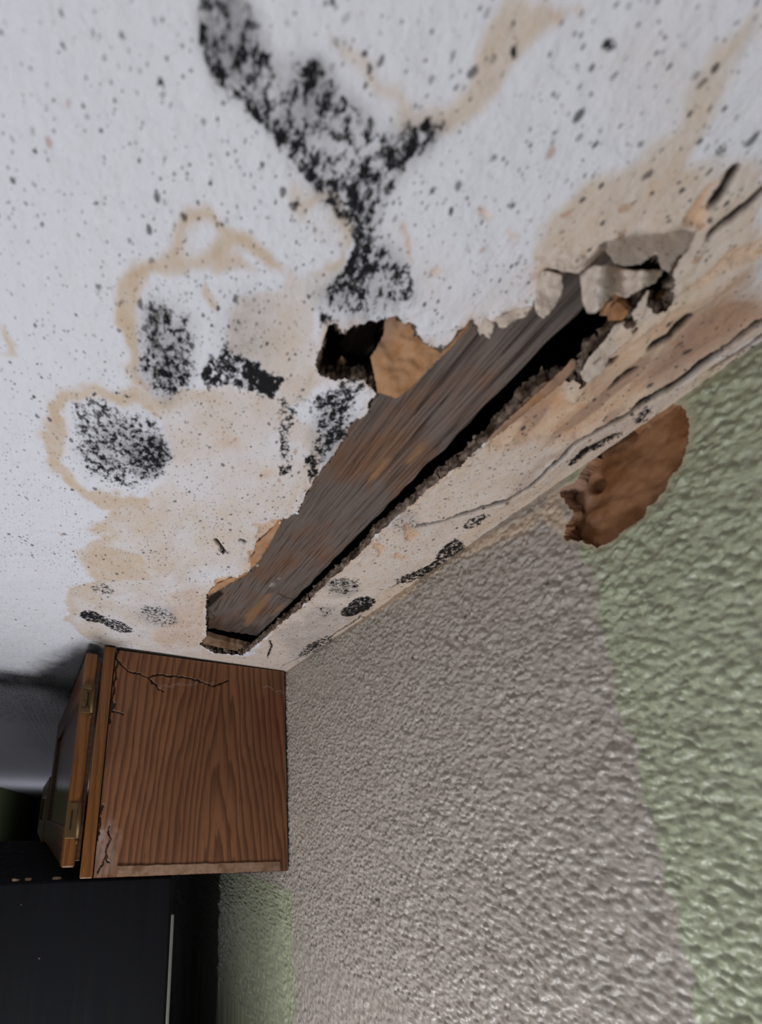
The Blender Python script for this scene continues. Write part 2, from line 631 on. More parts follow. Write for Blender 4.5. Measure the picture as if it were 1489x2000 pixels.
def build_ceiling():
    us = np.concatenate([[-10, -7, -5, -3.6, -2.6, -1.9, -1.4, -1.1, -.9], np.arange(-.76, XW - .0018, .0037), [XW]])
    v = [-.04]
    while v[-1] < 3.3:
        v.append(v[-1] + .0031 + .0021 * max(v[-1], 0))
    vs = np.concatenate([[-8, -4, -2, -1, -.5, -.2], v, [3.5, 3.8, 4.3, 5, 6, 7.5, 10, 14, 20, 28, 37]])
    U, V = np.meshgrid(us, vs, indexing='ij')
    d = sdf(U + .006 * perlin(U * 45, V * 45, 3) + .004 * perlin(U * 110, V * 110, 5),
            V + .006 * perlin(U * 45, V * 45, 4) + .004 * perlin(U * 110, V * 110, 6), hole_c, .4)
    U, V, d, keep = snap_hole(U, V, d)
    # everything below is measured on the ceiling plane
    w1 = fbm(U * 9, V * 9, 4, 11)
    w2 = fbm(U * 9, V * 9, 4, 12)
    Wu, Wv = U + .028 * w1, V + .028 * w2

    hfu, hfv = .0035 * perlin(U * 55, V * 55, 15), .0035 * perlin(U * 55, V * 55, 16)

    def P(pts, soft, warp=True):
        q = cpoly(pts)
        s = sdf(Wu if warp else U, Wv if warp else V, q, .2)
        return sstep(soft, -soft, s)

    def L(pts, w, soft=.004, warp=.7):
        s = dline(U + .012 * warp * w1 + hfu, V + .012 * warp * w2 + hfv, cpoly(pts), .2)
        return sstep(w + soft, w, s)

    def E(cx, cy, rx, ry, ang=0, n=14, k=1.0):
        a = math.radians(ang)
        return [(cx + k * (rx * math.cos(q) * math.cos(a) - ry * math.sin(q) * math.sin(a)),
                 cy + k * (rx * math.cos(q) * math.sin(a) + ry * math.sin(q) * math.cos(a)))
                for q in [2 * math.pi * i / n for i in range(n)]]
    mx = np.maximum
    # ---- tan water stains
    BIG = [(258, 743), (300, 770), (392, 762), (470, 765), (540, 770), (556, 720), (505, 690), (445, 668), (440, 620), (480, 590), (540, 570),
             (560, 520), (612, 530), (650, 540), (632, 600), (620, 680), (606, 712), (640, 745), (560, 800), (640, 860), (600, 960), (545, 1035),
             (480, 1120), (405, 1170), (400, 1290), (330, 1290), (205, 1262), (150, 1238), (128, 1210), (133, 1150), (182, 1130),
             (150, 1078), (215, 1045), (193, 1025), (218, 990), (172, 978), (130, 948), (93, 915), (80, 850), (92, 790), (130, 755), (182, 745), (240, 757)]
    big = P(BIG, .010)
    bs = sdf(Wu, Wv, cpoly(BIG), .2)
    bnd = sstep(-.10, -.015, bs) * sstep(.012, -.012, bs)
    inner = np.clip(.55 + .45 * fbm(U * 4.5, V * 4.5, 3, 33), .12, .8)
    big = np.maximum(big * inner, bnd * .85 * sstep(.60, .78, V))
    ring3w = P([(117, 824), (133, 792), (181, 772), (242, 786), (302, 812), (332, 872), (324, 937), (282, 966), (226, 962), (161, 950), (117, 913)], .016)
    stain = big * (1 - ring3w)
    up = P([(258, 743), (238, 675), (230, 614), (240, 549), (267, 499), (327, 468), (348, 443), (352, 408), (418, 406), (446, 446), (500, 472),
            (554, 515), (545, 535), (500, 520), (470, 500), (440, 500), (470, 540), (400, 530), (330, 520), (290, 530), (285, 600), (268, 640), (275, 700), (300, 770)], .012)
    upw = P(E(395, 462, 30, 24), .012)
    stain = mx(stain, up * (1 - upw))
    stain = mx(stain, P([(400, 570), (415, 570), (422, 610), (408, 612)], .008))
    edge = P([(560, 345), (600, 385), (680, 440), (692, 475), (660, 520), (640, 540), (620, 525), (668, 480), (640, 450), (622, 430), (585, 395)], .012)
    stain = mx(stain, edge)
    # fading white areas inside the large stain, and darker rings on its rim
    blot = sstep(.1, -.5, fbm(U * 5 + 3, V * 5, 3, 31))
    stain = stain * (1 - .15 * blot)
    rim = mx(P([(80, 850), (92, 790), (130, 755), (182, 745), (242, 757), (300, 782), (302, 812), (242, 786), (181, 772), (133, 792), (117, 824), (117, 913), (161, 950),
                (226, 962), (282, 966), (300, 1000), (214, 990), (172, 978), (130, 948), (93, 915)], .010), P(E(195, 1035, 22, 14), .02))
    rim = mx(rim, P([(150, 1078), (200, 1062), (280, 1080), (300, 1130), (210, 1140), (182, 1130)], .03))
    stain = mx(stain, rim * .95)
    # streaks towards the upper right
    for poly, a, s in ((([(960, 0), (1130, 0), (1050, 100), (965, 190), (880, 240), (830, 250), (800, 262), (770, 230), (735, 190), (655, 110), (640, 80), (690, 100), (760, 175),
                          (800, 215), (850, 195), (905, 130)], .8, .012)),
                       (([(1489, 60), (1440, 130), (1400, 200), (1350, 300), (1345, 360), (1420, 330), (1489, 290), (1489, 340), (1400, 400), (1350, 470), (1250, 430), (1150, 470), (1080, 470),
                          (1060, 440), (1100, 390), (1160, 330), (1240, 290), (1320, 240), (1400, 110), (1489, 20)], .8, .016)),
                       (([(1240, 90), (1330, 130), (1350, 230), (1290, 250), (1270, 190)], .35, .05)),
                       (([(1060, 520), (1060, 430), (1130, 350), (1240, 330), (1345, 330), (1489, 300), (1489, 640), (1330, 760), (1120, 880), (950, 990), (800, 1030), (690, 1100), (880, 920), (1100, 720)], .85, .02)),
                       (([(700, 1090), (950, 880), (1100, 870), (950, 990), (810, 1040), (640, 1200), (560, 1290), (540, 1230)], .5, .03)),
                       (([(520, 1240), (700, 1080), (880, 915), (960, 860), (1100, 870), (950, 1045), (800, 1150), (700, 1225), (560, 1320), (470, 1300), (390, 1290), (395, 1268), (490, 1282)], .78, .02)),
                       (([(930, 640), (840, 600), (790, 480), (850, 500), (900, 600), (1050, 500), (1060, 600)], .25, .04)),
                       (([(560, 1320), (690, 1190), (900, 1040), (1120, 875), (1330, 750), (1500, 630), (1500, 690), (1330, 800), (1100, 950), (900, 1085), (700, 1225)], .95, .03)),
                       (([(0, 640), (12, 650), (18, 690), (0, 705)], .9, .008))):
        stain = mx(stain, a * P(poly, s))
    # ---- orange / brown paper showing
    hd = d
    brown = .85 * P([(986, 822), (942, 864), (960, 852), (1000, 820), (1045, 790), (1090, 745), (1125, 700), (1100, 720), (1060, 750)], .006)
    brown = mx(brown, .95 * P([(960, 850), (1040, 790), (1100, 750), (1140, 770), (1190, 740), (1200, 800), (1120, 850), (1080, 860), (1010, 870), (960, 870)], .03))
    brown = mx(brown, .8 * P([(1140, 740), (1180, 680), (1260, 640), (1330, 590), (1420, 560), (1489, 530), (1489, 630), (1380, 700), (1280, 770), (1180, 820), (1130, 840)], .04))
    brown = mx(brown, .8 * P([(1342, 440), (1355, 410), (1400, 345), (1420, 340), (1395, 380), (1370, 430), (1352, 465)], .008))
    brown = mx(brown, .7 * P([(1330, 560), (1400, 525), (1489, 470), (1489, 500), (1420, 540), (1360, 565)], .012))
    brown = mx(brown, .5 * P(E(455, 865, 26, 16), .02) + .5 * P(E(518, 915, 20, 16), .02))
    brown = mx(brown, .8 * P([(500, 1050), (500, 1018), (530, 1005), (552, 1010), (540, 1032), (515, 1078), (500, 1100), (488, 1075), (505, 1060)], .006))
    brown = mx(brown, .9 * P([(470, 1120), (440, 1130), (420, 1135), (424, 1155), (460, 1132), (490, 1112)], .004))
    brown = mx(brown, .45 * P([(330, 1155), (380, 1150), (402, 1180), (395, 1260), (330, 1270), (300, 1250), (330, 1210)], .03))
    brown = mx(brown, .5 * sstep(.022, 0, hd) * sstep(.0, .35, w1 + .15))
    for cx, cy, r in ((855, 512, 14), (936, 440, 15), (795, 480, 10), (1260, 400, 10), (1095, 20, 12), (1140, 15, 10), (990, 470, 6), (800, 1040, 18), (790, 1085, 10), (740, 1075, 14)):
        brown = mx(brown, .75 * P(E(cx, cy, r, r * .7, 30), .008))
    umber = .92 * P([(1270, 700), (1330, 640), (1400, 590), (1489, 545), (1489, 620), (1410, 675), (1330, 735), (1270, 760), (1240, 760)], .035)
    umber = mx(umber, .5 * P([(1120, 865), (1060, 915), (1000, 965), (1010, 940), (1080, 880), (1110, 850)], .012))
    umber = mx(umber, .8 * sstep(.1, .45, fbm(U * 16, V * 5, 3, 61)) * P([(960, 860), (1140, 740), (1300, 620), (1489, 520), (1489, 640), (1300, 760), (1120, 870)], .05))
    umber = mx(umber, .35 * P([(1150, 740), (1200, 700), (1280, 680), (1240, 740), (1180, 790)], .03))
    for q in ([(1040, 560), (1030, 520), (1060, 500), (1075, 515)], ):
        umber = mx(umber, .2 * P(q, .02))
    # ---- mould
    mold = np.zeros_like(U)

    def mo(pts, a, soft):
        nonlocal mold
        sd = sdf(U + .010 * w1, V + .010 * w2, cpoly(pts), .25)
        mold = mx(mold, a * .9 * sstep(soft * 1.9, -soft * .8, sd))
    STROKE = [(383, -30), (478, -30), (515, 55), (540, 105), (580, 100), (630, 112), (690, 185), (752, 240), (830, 228), (876, 240), (850, 295), (805, 330), (755, 400), (745, 460), (800, 505), (815, 570),
              (725, 612), (640, 606), (630, 570), (690, 498), (688, 458), (622, 392), (545, 292), (475, 212), (420, 170), (390, 80)]
    sd = sdf(U + .004 * w1, V + .004 * w2, cpoly(STROKE), .25)
    mold = mx(mold, .56 * sstep(.010, -.012, sd))
    edge_d = dline(U, V, cpoly([(383, -30), (392, 80), (422, 172), (478, 214), (548, 294), (624, 394), (690, 460), (700, 500)]), .2)
    mold = mx(mold, .80 * sstep(.075, .0, edge_d) * sstep(.006, -.006, sd))
    mold = mx(mold, .72 * sstep(.012, -.02, sd) * sstep(-.1, .5, fbm(U * 7, V * 7, 3, 57)))
    mo([(660, 330), (760, 320), (745, 410), (742, 480), (690, 470), (640, 400)], .80, .02)
    mo([(640, 560), (690, 500), (700, 520), (740, 520), (700, 545), (660, 575)], .98, .010)
    mo([(690, 450), (720, 440), (725, 500), (700, 510)], .9, .012)
    mo([(770, 540), (790, 510), (805, 560), (785, 590), (770, 570)], .82, .012)
    mo([(820, 245), (845, 228), (862, 236), (845, 255), (820, 280), (795, 320), (780, 300), (800, 262)], .95, .008)
    mo([(462, 160), (490, 140), (500, 160), (480, 180)], .9, .012)
    mo(E(328, 685, 50, 88, -4), .76, .020)
    mo(E(335, 575, 30, 20), .40, .02)
    mo([(150, 775), (200, 782), (300, 822), (332, 875), (318, 930), (250, 952), (180, 928), (152, 870)], .68, .020)
    mo(E(285, 890, 42, 42), .82, .03)
    mo(E(205, 800, 26, 14, 20), .72, .016)
    mo([(432, 668), (480, 688), (556, 735), (532, 778), (478, 760), (395, 758), (396, 720)], .82, .012)
    mo([(478, 692), (556, 738), (530, 778), (485, 745)], 1.2, .008)
    mo(E(490, 640, 30, 26), .5, .03)
    mo([(620, 770), (690, 735), (722, 745), (690, 780), (675, 850), (630, 890), (605, 935), (595, 900), (625, 830)], .78, .014)
    mo([(540, 770), (580, 800), (560, 850), (575, 915), (548, 925), (548, 840)], .72, .012)
    mo([(560, 740), (640, 760), (640, 800), (580, 790)], .45, .02)
    mo([(618, 625), (640, 612), (660, 624), (640, 640)], .8, .008)
    mo(E(180, 1204, 26, 11, 14), .96, .010)
    mo(E(225, 1222, 34, 10, 18), .84, .014)
    mo(E(312, 1205, 36, 17, 22), .66, .022)
    mo(E(200, 1150, 24, 11, 5), .62, .012)
    mo(E(700, 1184, 36, 15, -24), .98, .010)
    mo(E(670, 1146, 30, 14, -10), .66, .012)
    mo(E(632, 1195, 14, 9), .6, .012)
    mo([(775, 1130), (840, 1105), (900, 1058), (910, 1070), (862, 1112), (810, 1135), (778, 1142)], .86, .010)
    mo(E(876, 1074, 30, 14, -35), .86, .008)
    mo(E(792, 1162, 14, 9, -50), .9, .006)
    mo(E(930, 1018, 28, 10, -30), .78, .010)
    mo(E(790, 1022, 26, 16), .5, .018)
    mo(E(618, 1262, 40, 10, -30), .76, .016)
    mo(E(610, 1290, 30, 6, -35), .7, .010)
    mo(E(1248, 814, 22, 9, -32), .86, .010)
    mo([(1108, 898), (1150, 870), (1210, 842), (1212, 850), (1150, 885), (1112, 912)], .86, .008)
    mo([(1380, 745), (1480, 665), (1489, 665), (1489, 675), (1400, 745)], .6, .008)
    mo(E(430, 1075, 12, 8, 40), .7, .012)
    for x, y, r in ((1198, 75, 17), (1090, 265, 9), (1120, 140, 11), (1160, 330, 12), (840, 380, 8), (1405, 295, 14), (952, 120, 13), (1010, 110, 9), (293, 98, 9), (315, 165, 9), (190, 75, 9), (225, 67, 9),
                    (120, 80, 9), (195, 408, 9), (420, 348, 9), (320, 318, 7), (575, 392, 9), (495, 515, 8), (400, 490, 9), (430, 440, 12), (515, 565, 8)):
        mo(E(x, y, r * .7, r * .6), .8, .006)
    grey = np.clip(.62 + .35 * fbm(U * 8, V * 8, 3, 58), 0, .92) * sstep(.012, -.014, sd) * sstep(.62, .35, np.hypot(U - atz(440, 40)[0], V - atz(440, 40)[1]) * 1.2)
    grey = mx(grey, .30 * sstep(.02, -.02, sd))
    grey = mx(grey, .8 * P(E(328, 690, 46, 84), .04))
    grey = mx(grey, .85 * P(E(285, 890, 42, 44), .03))
    grey = mx(grey, .42 * P(E(225, 870, 75, 60), .06))
    grey = mx(grey, .5 * P(E(480, 650, 40, 40), .06))
    grey = mx(grey, .65 * P([(640, 600), (635, 560), (800, 540), (800, 590), (720, 610)], .04))
    grey = mx(grey, .6 * P(E(650, 850, 40, 60), .05))
    grey = mx(grey, .45 * P(E(665, 1150, 36, 18), .03) + .4 * P(E(790, 1020, 30, 20), .03) + .3 * P(E(312, 1205, 40, 22), .04))
    grey = mx(grey, .35 * P([(540, 1240), (620, 1180), (720, 1190), (640, 1250), (580, 1295)], .05))
    # ---- speck density
    speck = .66 + .28 * fbm(U * 3, V * 3, 3, 51)
    speck = mx(speck, .5 * P([(560, 60), (800, 250), (950, 330), (1100, 400), (1050, 560), (880, 620), (740, 600), (680, 470), (760, 350)], .1))
    speck = mx(speck, .55 * P([(120, 980), (320, 970), (560, 800), (600, 900), (400, 1160), (200, 1090)], .1))
    speck = mx(speck, .75 * P([(-80, 1330), (150, 1370), (125, 1440), (60, 1470), (-80, 1440)], .3))
    speck *= 1 - .65 * P([(-40, 1100), (130, 1100), (150, 1290), (-40, 1300)], .1)
    mold = np.where((V > 3.2) & (V < 5.6) & (U < .3), .46, mold)
    speck = np.where((V > 3.25) & (V < 6), .9, speck)
    speck = np.clip(speck, .05, .95)
    rust = .03 + .5 * P([(330, 1140), (400, 1150), (402, 1260), (320, 1275), (310, 1200)], .05) + .28 * P([(420, 830), (560, 830), (540, 960), (430, 960)], .08)
    rust += .25 * P([(560, 1290), (900, 1000), (1100, 880), (1000, 800), (700, 1080), (540, 1230)], .06) + .16 * P([(1060, 430), (1350, 330), (1489, 300), (1489, 600), (1100, 880)], .1)
    # ---- cracks
    crack1 = [(1500, 618), (1413, 679), (1373, 716), (1323, 744), (1297, 762), (1254, 786), (1207, 814), (1160, 838), (1120, 860), (1102, 885), (1069, 918), (1040, 943), (993, 975), (950, 987), (918, 999), (862, 1017), (817, 1026)]
    crack = L(crack1, .005, .006)
    crack = mx(crack, L([(1390, 696), (1340, 735), (1290, 766), (1250, 788)], .009, .006))
    for ln, w in (([(1489, 367), (1444, 412), (1413, 436), (1389, 453)], .007), ([(1434, 332), (1410, 372), (1394, 395)], .005), ([(1350, 620), (1310, 655), (1280, 670)], .008),
                  ([(1500, 648), (1440, 690), (1400, 715)], .004), ([(1130, 895), (1165, 868), (1205, 850)], .006), ([(420, 1056), (432, 1068), (440, 1078)], .005), ([(552, 1300), (580, 1288), (620, 1262), (660, 1235), (705, 1205), (716, 1208)], .0035),
                  ([(527, 1252), (530, 1266), (524, 1284)], .004), ([(770, 1145), (830, 1110), (880, 1085)], .002), ([(1240, 720), (1215, 740), (1200, 755)], .006), ([(1150, 700), (1170, 715), (1200, 705)], .002),
                  ([(470, 1058), (480, 1062)], .004)):
        crack = mx(crack, L(ln, max(w * .8, .003), .006))
    painted_shadow = .93 * P([(-60, 1318), (0, 1312), (60, 1316), (95, 1290), (150, 1262), (200, 1246), (230, 1256), (210, 1300), (170, 1375), (110, 1360), (50, 1338), (0, 1336), (-60, 1335)], .12)  # cabinet's cast shadow on the ceiling, painted dark
    # ---- relief
    z = 1.0 - .012 * sstep(.35, 0, np.abs(d)) * fbm(U * 3 + 1, V * 3, 2, 71)
    z -= .004 * fbm(U * 4, V * 4, 3, 72) * sstep(1.0, .9, U / XW)
    z += .010 * np.clip(brown * 1.2, 0, 1) * sstep(.45, .75, brown)
    z -= .012 * sstep(.05, .0, d) * np.abs(fbm(U * 16, V * 16, 3, 73))
    z += .012 * crack
    # loose sheet between crack and hole sags, its edge curls along the crack
    cd = dline(U, V, cpoly(crack1), .25)
    z -= .006 * sstep(.06, 0, cd) * (1 - crack) * (V < .95)
    z -= .0018 * fbm(U * 28, V * 28, 3, 74)
    flat = sstep(2.30, 2.40, V) * sstep(-.3, -.1, U)
    z = z * (1 - flat) + flat
    verts = np.stack([U, V, z], -1).reshape(-1, 3)
    faces = grid_faces(len(us), len(vs), keep)
    A = dict(stain=stain, brown=brown, umber=umber, mold=mold, grey=grey, speck=speck, rust=rust, crack=crack, painted_shadow=painted_shadow)
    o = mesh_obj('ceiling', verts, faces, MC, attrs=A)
    tag(o, 'white painted ceiling with black mould, tan water stains and a torn hole', kind='structure')
    # broken edge of the board round the hole
    be = boundary_edges(faces, d, .004)
    ids = np.unique(be)
    remap = {int(a): k for k, a in enumerate(ids)}
    p0 = verts[ids]
    gu = np.gradient(d, us, axis=0).ravel()[ids]
    gv = np.gradient(d, vs, axis=1).ravel()[ids]
    rows = []
    nl = 7
    for k in range(nl):
        q = p0.copy()
        t = k / (nl - 1)
        q[:, 2] = p0[:, 2] + .040 * t
        j = (fbm(q[:, 0] * 48, q[:, 1] * 48, 3, 81 + 31 * k, .6)) * .011 * (1 if k else 0)
        off = np.where(k > 0, -.004 * math.sin(t * 3.1) + j, 0)
        q[:, 0] += gu * off
        q[:, 1] += gv * off
        rows.append(q)
    n = len(ids)
    fs = []
    for a, b in be:
        a, b = remap[int(a)], remap[int(b)]
        for k in range(nl - 1):
            fs.append((a + k * n, a + (k + 1) * n, b + (k + 1) * n, b + k * n))
    e = mesh_obj('broken_board_edge', np.concatenate(rows), np.array(fs), M_GYPDARK, parent=o)
    e['label'] = 'crumbling brown board edge around the ceiling hole'
    return o


ceiling = build_ceiling()


def flap(name, outline, drop, mat, parent, label=None, step=3.0, thick=.0035, seed=0, rough=.003):
    """a curling sheet of paper; drop(px,py) = how far it hangs below the ceiling (layout units)"""
    q = np.array(outline, float)
    lo, hi = q.min(0) - step, q.max(0) + step
    us = np.arange(lo[0], hi[0] + step, step)
    vs = np.arange(lo[1], hi[1] + step, step)
    U, V = np.meshgrid(us, vs, indexing='ij')
    d = sdf(U + 1.4 * perlin(U / 9, V / 9, seed), V + 1.4 * perlin(U / 13, V / 13, seed + 1), q, 40)
    U, V, d, keep = snap_hole(U, V, -d)          # keep the inside
    z = 1.0 - drop(U, V) - rough * fbm(U / 34, V / 34, 2, seed + 2)
    D = np.stack([(U - CX) / F, (V - CY) / F, np.ones_like(U)], -1) @ R
    P = D * (z / D[..., 2])[..., None]
    f = grid_faces(len(us), len(vs), keep)
    if len(f) == 0:
        return None
    used = np.unique(f)
    mp = np.full(U.size, -1)
    mp[used] = np.arange(len(used))
    bot = P.reshape(-1, 3)[used]
    f = mp[f]
    e = np.concatenate([f[:, [0, 1]], f[:, [1, 2]], f[:, [2, 3]], f[:, [3, 0]]])
    key = np.sort(e, 1)
    k = key[:, 0].astype(np.int64) * 10 ** 7 + key[:, 1]
    _, idx, cnt = np.unique(k, return_index=True, return_counts=True)
    b = e[idx[cnt == 1]]
    n = len(bot)
    top = bot + np.array([0, 0, thick])
    side = np.stack([b[:, 0], b[:, 0] + n, b[:, 1] + n, b[:, 1]], -1)
    allf = np.concatenate([f, f[:, ::-1] + n, side])
    at = None
    if mat in (M_FLAP, M_CREAM):
        mat = MC
        m_ = len(bot) * 2
        at = dict(stain=np.full(m_, .8), brown=np.full(m_, .08), speck=np.full(m_, .35), rust=np.full(m_, .08))
    o = mesh_obj(name, np.concatenate([bot, top]), allf, mat, parent, attrs=at)
    if label:
        o['label'] = label
    return o


def lin(x0, y0, x1, y1, amt, p=1.5, base=0.0):
    """drop growing from the line point (x0,y0) towards (x1,y1)"""
    dx, dy = x1 - x0, y1 - y0
    ll = dx * dx + dy * dy

    def fn(U, V):
        t = np.clip(((U - x0) * dx + (V - y0) * dy) / ll, 0, 1.3)
        return base + amt * t ** p
    return fn


flap('paper_flap', [(1042, 505), (1062, 470), (1090, 440), (1140, 430), (1190, 440), (1200, 470), (1180, 492), (1160, 512), (1131, 534), (1098, 530), (1060, 517)],
     lin(1100, 450, 1110, 540, .026, 1.8, -.006), M_CREAM, ceiling, 'pale torn ceiling paper hanging over the joist', seed=1)
flap('paper_flap', [(1186, 490), (1195, 462), (1240, 440), (1295, 432), (1340, 445), (1360, 456), (1345, 485), (1324, 502), (1313, 520), (1309, 532), (1292, 524), (1283, 492), (1252, 516), (1222, 520), (1200, 512)],
     lin(1280, 440, 1290, 540, .11, 1.3, -.006), M_FLAP, ceiling, 'grey curled paper flap with a jagged lower edge', seed=5, rough=.004)
flap('paper_flap', [(1134, 538), (1160, 522), (1190, 520), (1240, 530), (1296, 530), (1280, 552), (1250, 566), (1222, 582), (1200, 573), (1176, 598), (1164, 612), (1148, 612), (1138, 590)],
     lambda U, V: .02 + .07 * np.clip((V - 515) / 90, 0, 1.2) + .03 * np.sin((U - 1134) / 26.0) ** 2, M_FLAP, ceiling, 'torn paper scroll drooping below the hole', seed=9, rough=.004)
flap('paper_flap', [(1058, 530), (1078, 532), (1098, 538), (1100, 566), (1090, 588), (1081, 604), (1063, 622), (1049, 613), (1044, 599), (1050, 560)],
     lin(1075, 530, 1065, 620, .04, base=.01), M_FLAP, ceiling, 'small grey paper tongue over the joist', seed=13)
flap('paper_flap', [(928, 628), (948, 622), (966, 634), (962, 652), (955, 662), (945, 650), (938, 656)], lin(945, 622, 955, 662, .02, 1.2, -.003), M_FLAP, ceiling, step=3, seed=15)
flap('paper_flap', [(968, 622), (1010, 604), (1040, 600), (1028, 618), (1004, 626), (990, 640), (975, 640)], lin(1000, 604, 1000, 640, .02, 1.2, -.003), M_CREAM, ceiling, step=3, seed=17)
flap('kraft_paper_flap', [(752, 616), (790, 614), (808, 628), (822, 655), (842, 676), (862, 690), (880, 672), (916, 628), (924, 622), (912, 645), (880, 682), (856, 704), (838, 722), (810, 752), (775, 779), (752, 770), (738, 768), (731, 730), (724, 698), (736, 680), (750, 655)],
     lambda U, V: -.045 + .055 * np.clip((V - 610) / 170, 0, 1) + .004 * np.sin(U / 17) * np.sin(V / 23), M_KRAFT, ceiling, 'orange brown kraft paper scrap stuck over the joist', seed=21, rough=.006)
flap('kraft_paper_flap', [(500, 1062), (520, 1045), (534, 1030), (550, 1008), (556, 1008), (540, 1040), (520, 1075), (506, 1098), (490, 1112), (488, 1095), (498, 1080)],
     lin(500, 1040, 510, 1100, .008, base=.004), M_KRAFT, ceiling, step=2.5, seed=23, rough=.004)
flap('kraft_paper_flap', [(424, 1142), (440, 1134), (470, 1124), (490, 1110), (480, 1124), (452, 1138), (420, 1158), (405, 1166), (410, 1154)],
     lin(450, 1110, 450, 1150, .006, base=.004), M_KRAFT, ceiling, step=2.5, seed=27, rough=.003)
flap('paper_flap', [(1150, 702), (1186, 662), (1200, 638), (1218, 628), (1236, 636), (1240, 652), (1215, 680), (1190, 700), (1176, 730), (1150, 748), (1140, 742), (1134, 730)],
     lin(1225, 685, 1160, 660, .03, base=-.004), M_CREAM, ceiling, 'cream paper tongue right of the dark cavity', seed=31, rough=.004)
flap('paper_flap', [(1234, 614), (1250, 592), (1269, 563), (1264, 590), (1262, 606), (1252, 632), (1244, 640)], lin(1250, 640, 1265, 565, .05, base=.003), M_CREAM, ceiling, step=3, seed=35)
flap('kraft_paper_flap', [(945, 866), (990, 822), (1032, 786), (1068, 752), (1100, 722), (1122, 700), (1128, 716), (1098, 750), (1056, 782), (1010, 820), (970, 852)],
     lin(1000, 850, 980, 830, .010, base=.004), M_KRAFT, ceiling, seed=37, rough=.006)

# little broken chunk lodged in the cavity
def chunk(name, c, r, mat, parent, seed):
    bm = bmesh.new()
    bmesh.ops.create_icosphere(bm, subdivisions=2, radius=1)
    rr = random.Random(seed)
    vs = np.array([v.co[:] for v in bm.verts])
    k = np.array([rr.uniform(.65, 1.2) for _ in vs])
    vs = vs * k[:, None] * np.array(r) + np.array(c)
    bm.verts.index_update()
    fs = [[v.index for v in f.verts] for f in bm.faces]
    bm.free()
    return mesh_obj(name, vs, fs, mat, parent, smooth=False)


chunk('plaster_chunk', atz(1212, 606, 1.02), (.022, .018, .020), M_KRAFT, ceiling, 3)
chunk('plaster_chunk', atz(1196, 592, 1.04), (.016, .020, .018), M_KRAFT, ceiling, 5)
chunk('plaster_chunk', atz(1290, 596, 1.03), (.03, .024, .02), M_KRAFT, ceiling, 6)
chunk('plaster_chunk', atz(668, 706, 1.05), (.012, .012, .012), M_KRAFT, ceiling, 7)

# dark roof space above the ceiling board
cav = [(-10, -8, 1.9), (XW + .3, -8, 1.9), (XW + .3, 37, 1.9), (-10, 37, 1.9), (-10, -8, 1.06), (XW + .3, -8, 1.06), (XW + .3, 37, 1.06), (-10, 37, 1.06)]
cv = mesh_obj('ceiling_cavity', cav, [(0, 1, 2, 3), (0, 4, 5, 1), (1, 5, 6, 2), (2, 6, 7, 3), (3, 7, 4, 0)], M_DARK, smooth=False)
tag(cv, 'dark roof space seen through the ceiling hole', kind='structure')

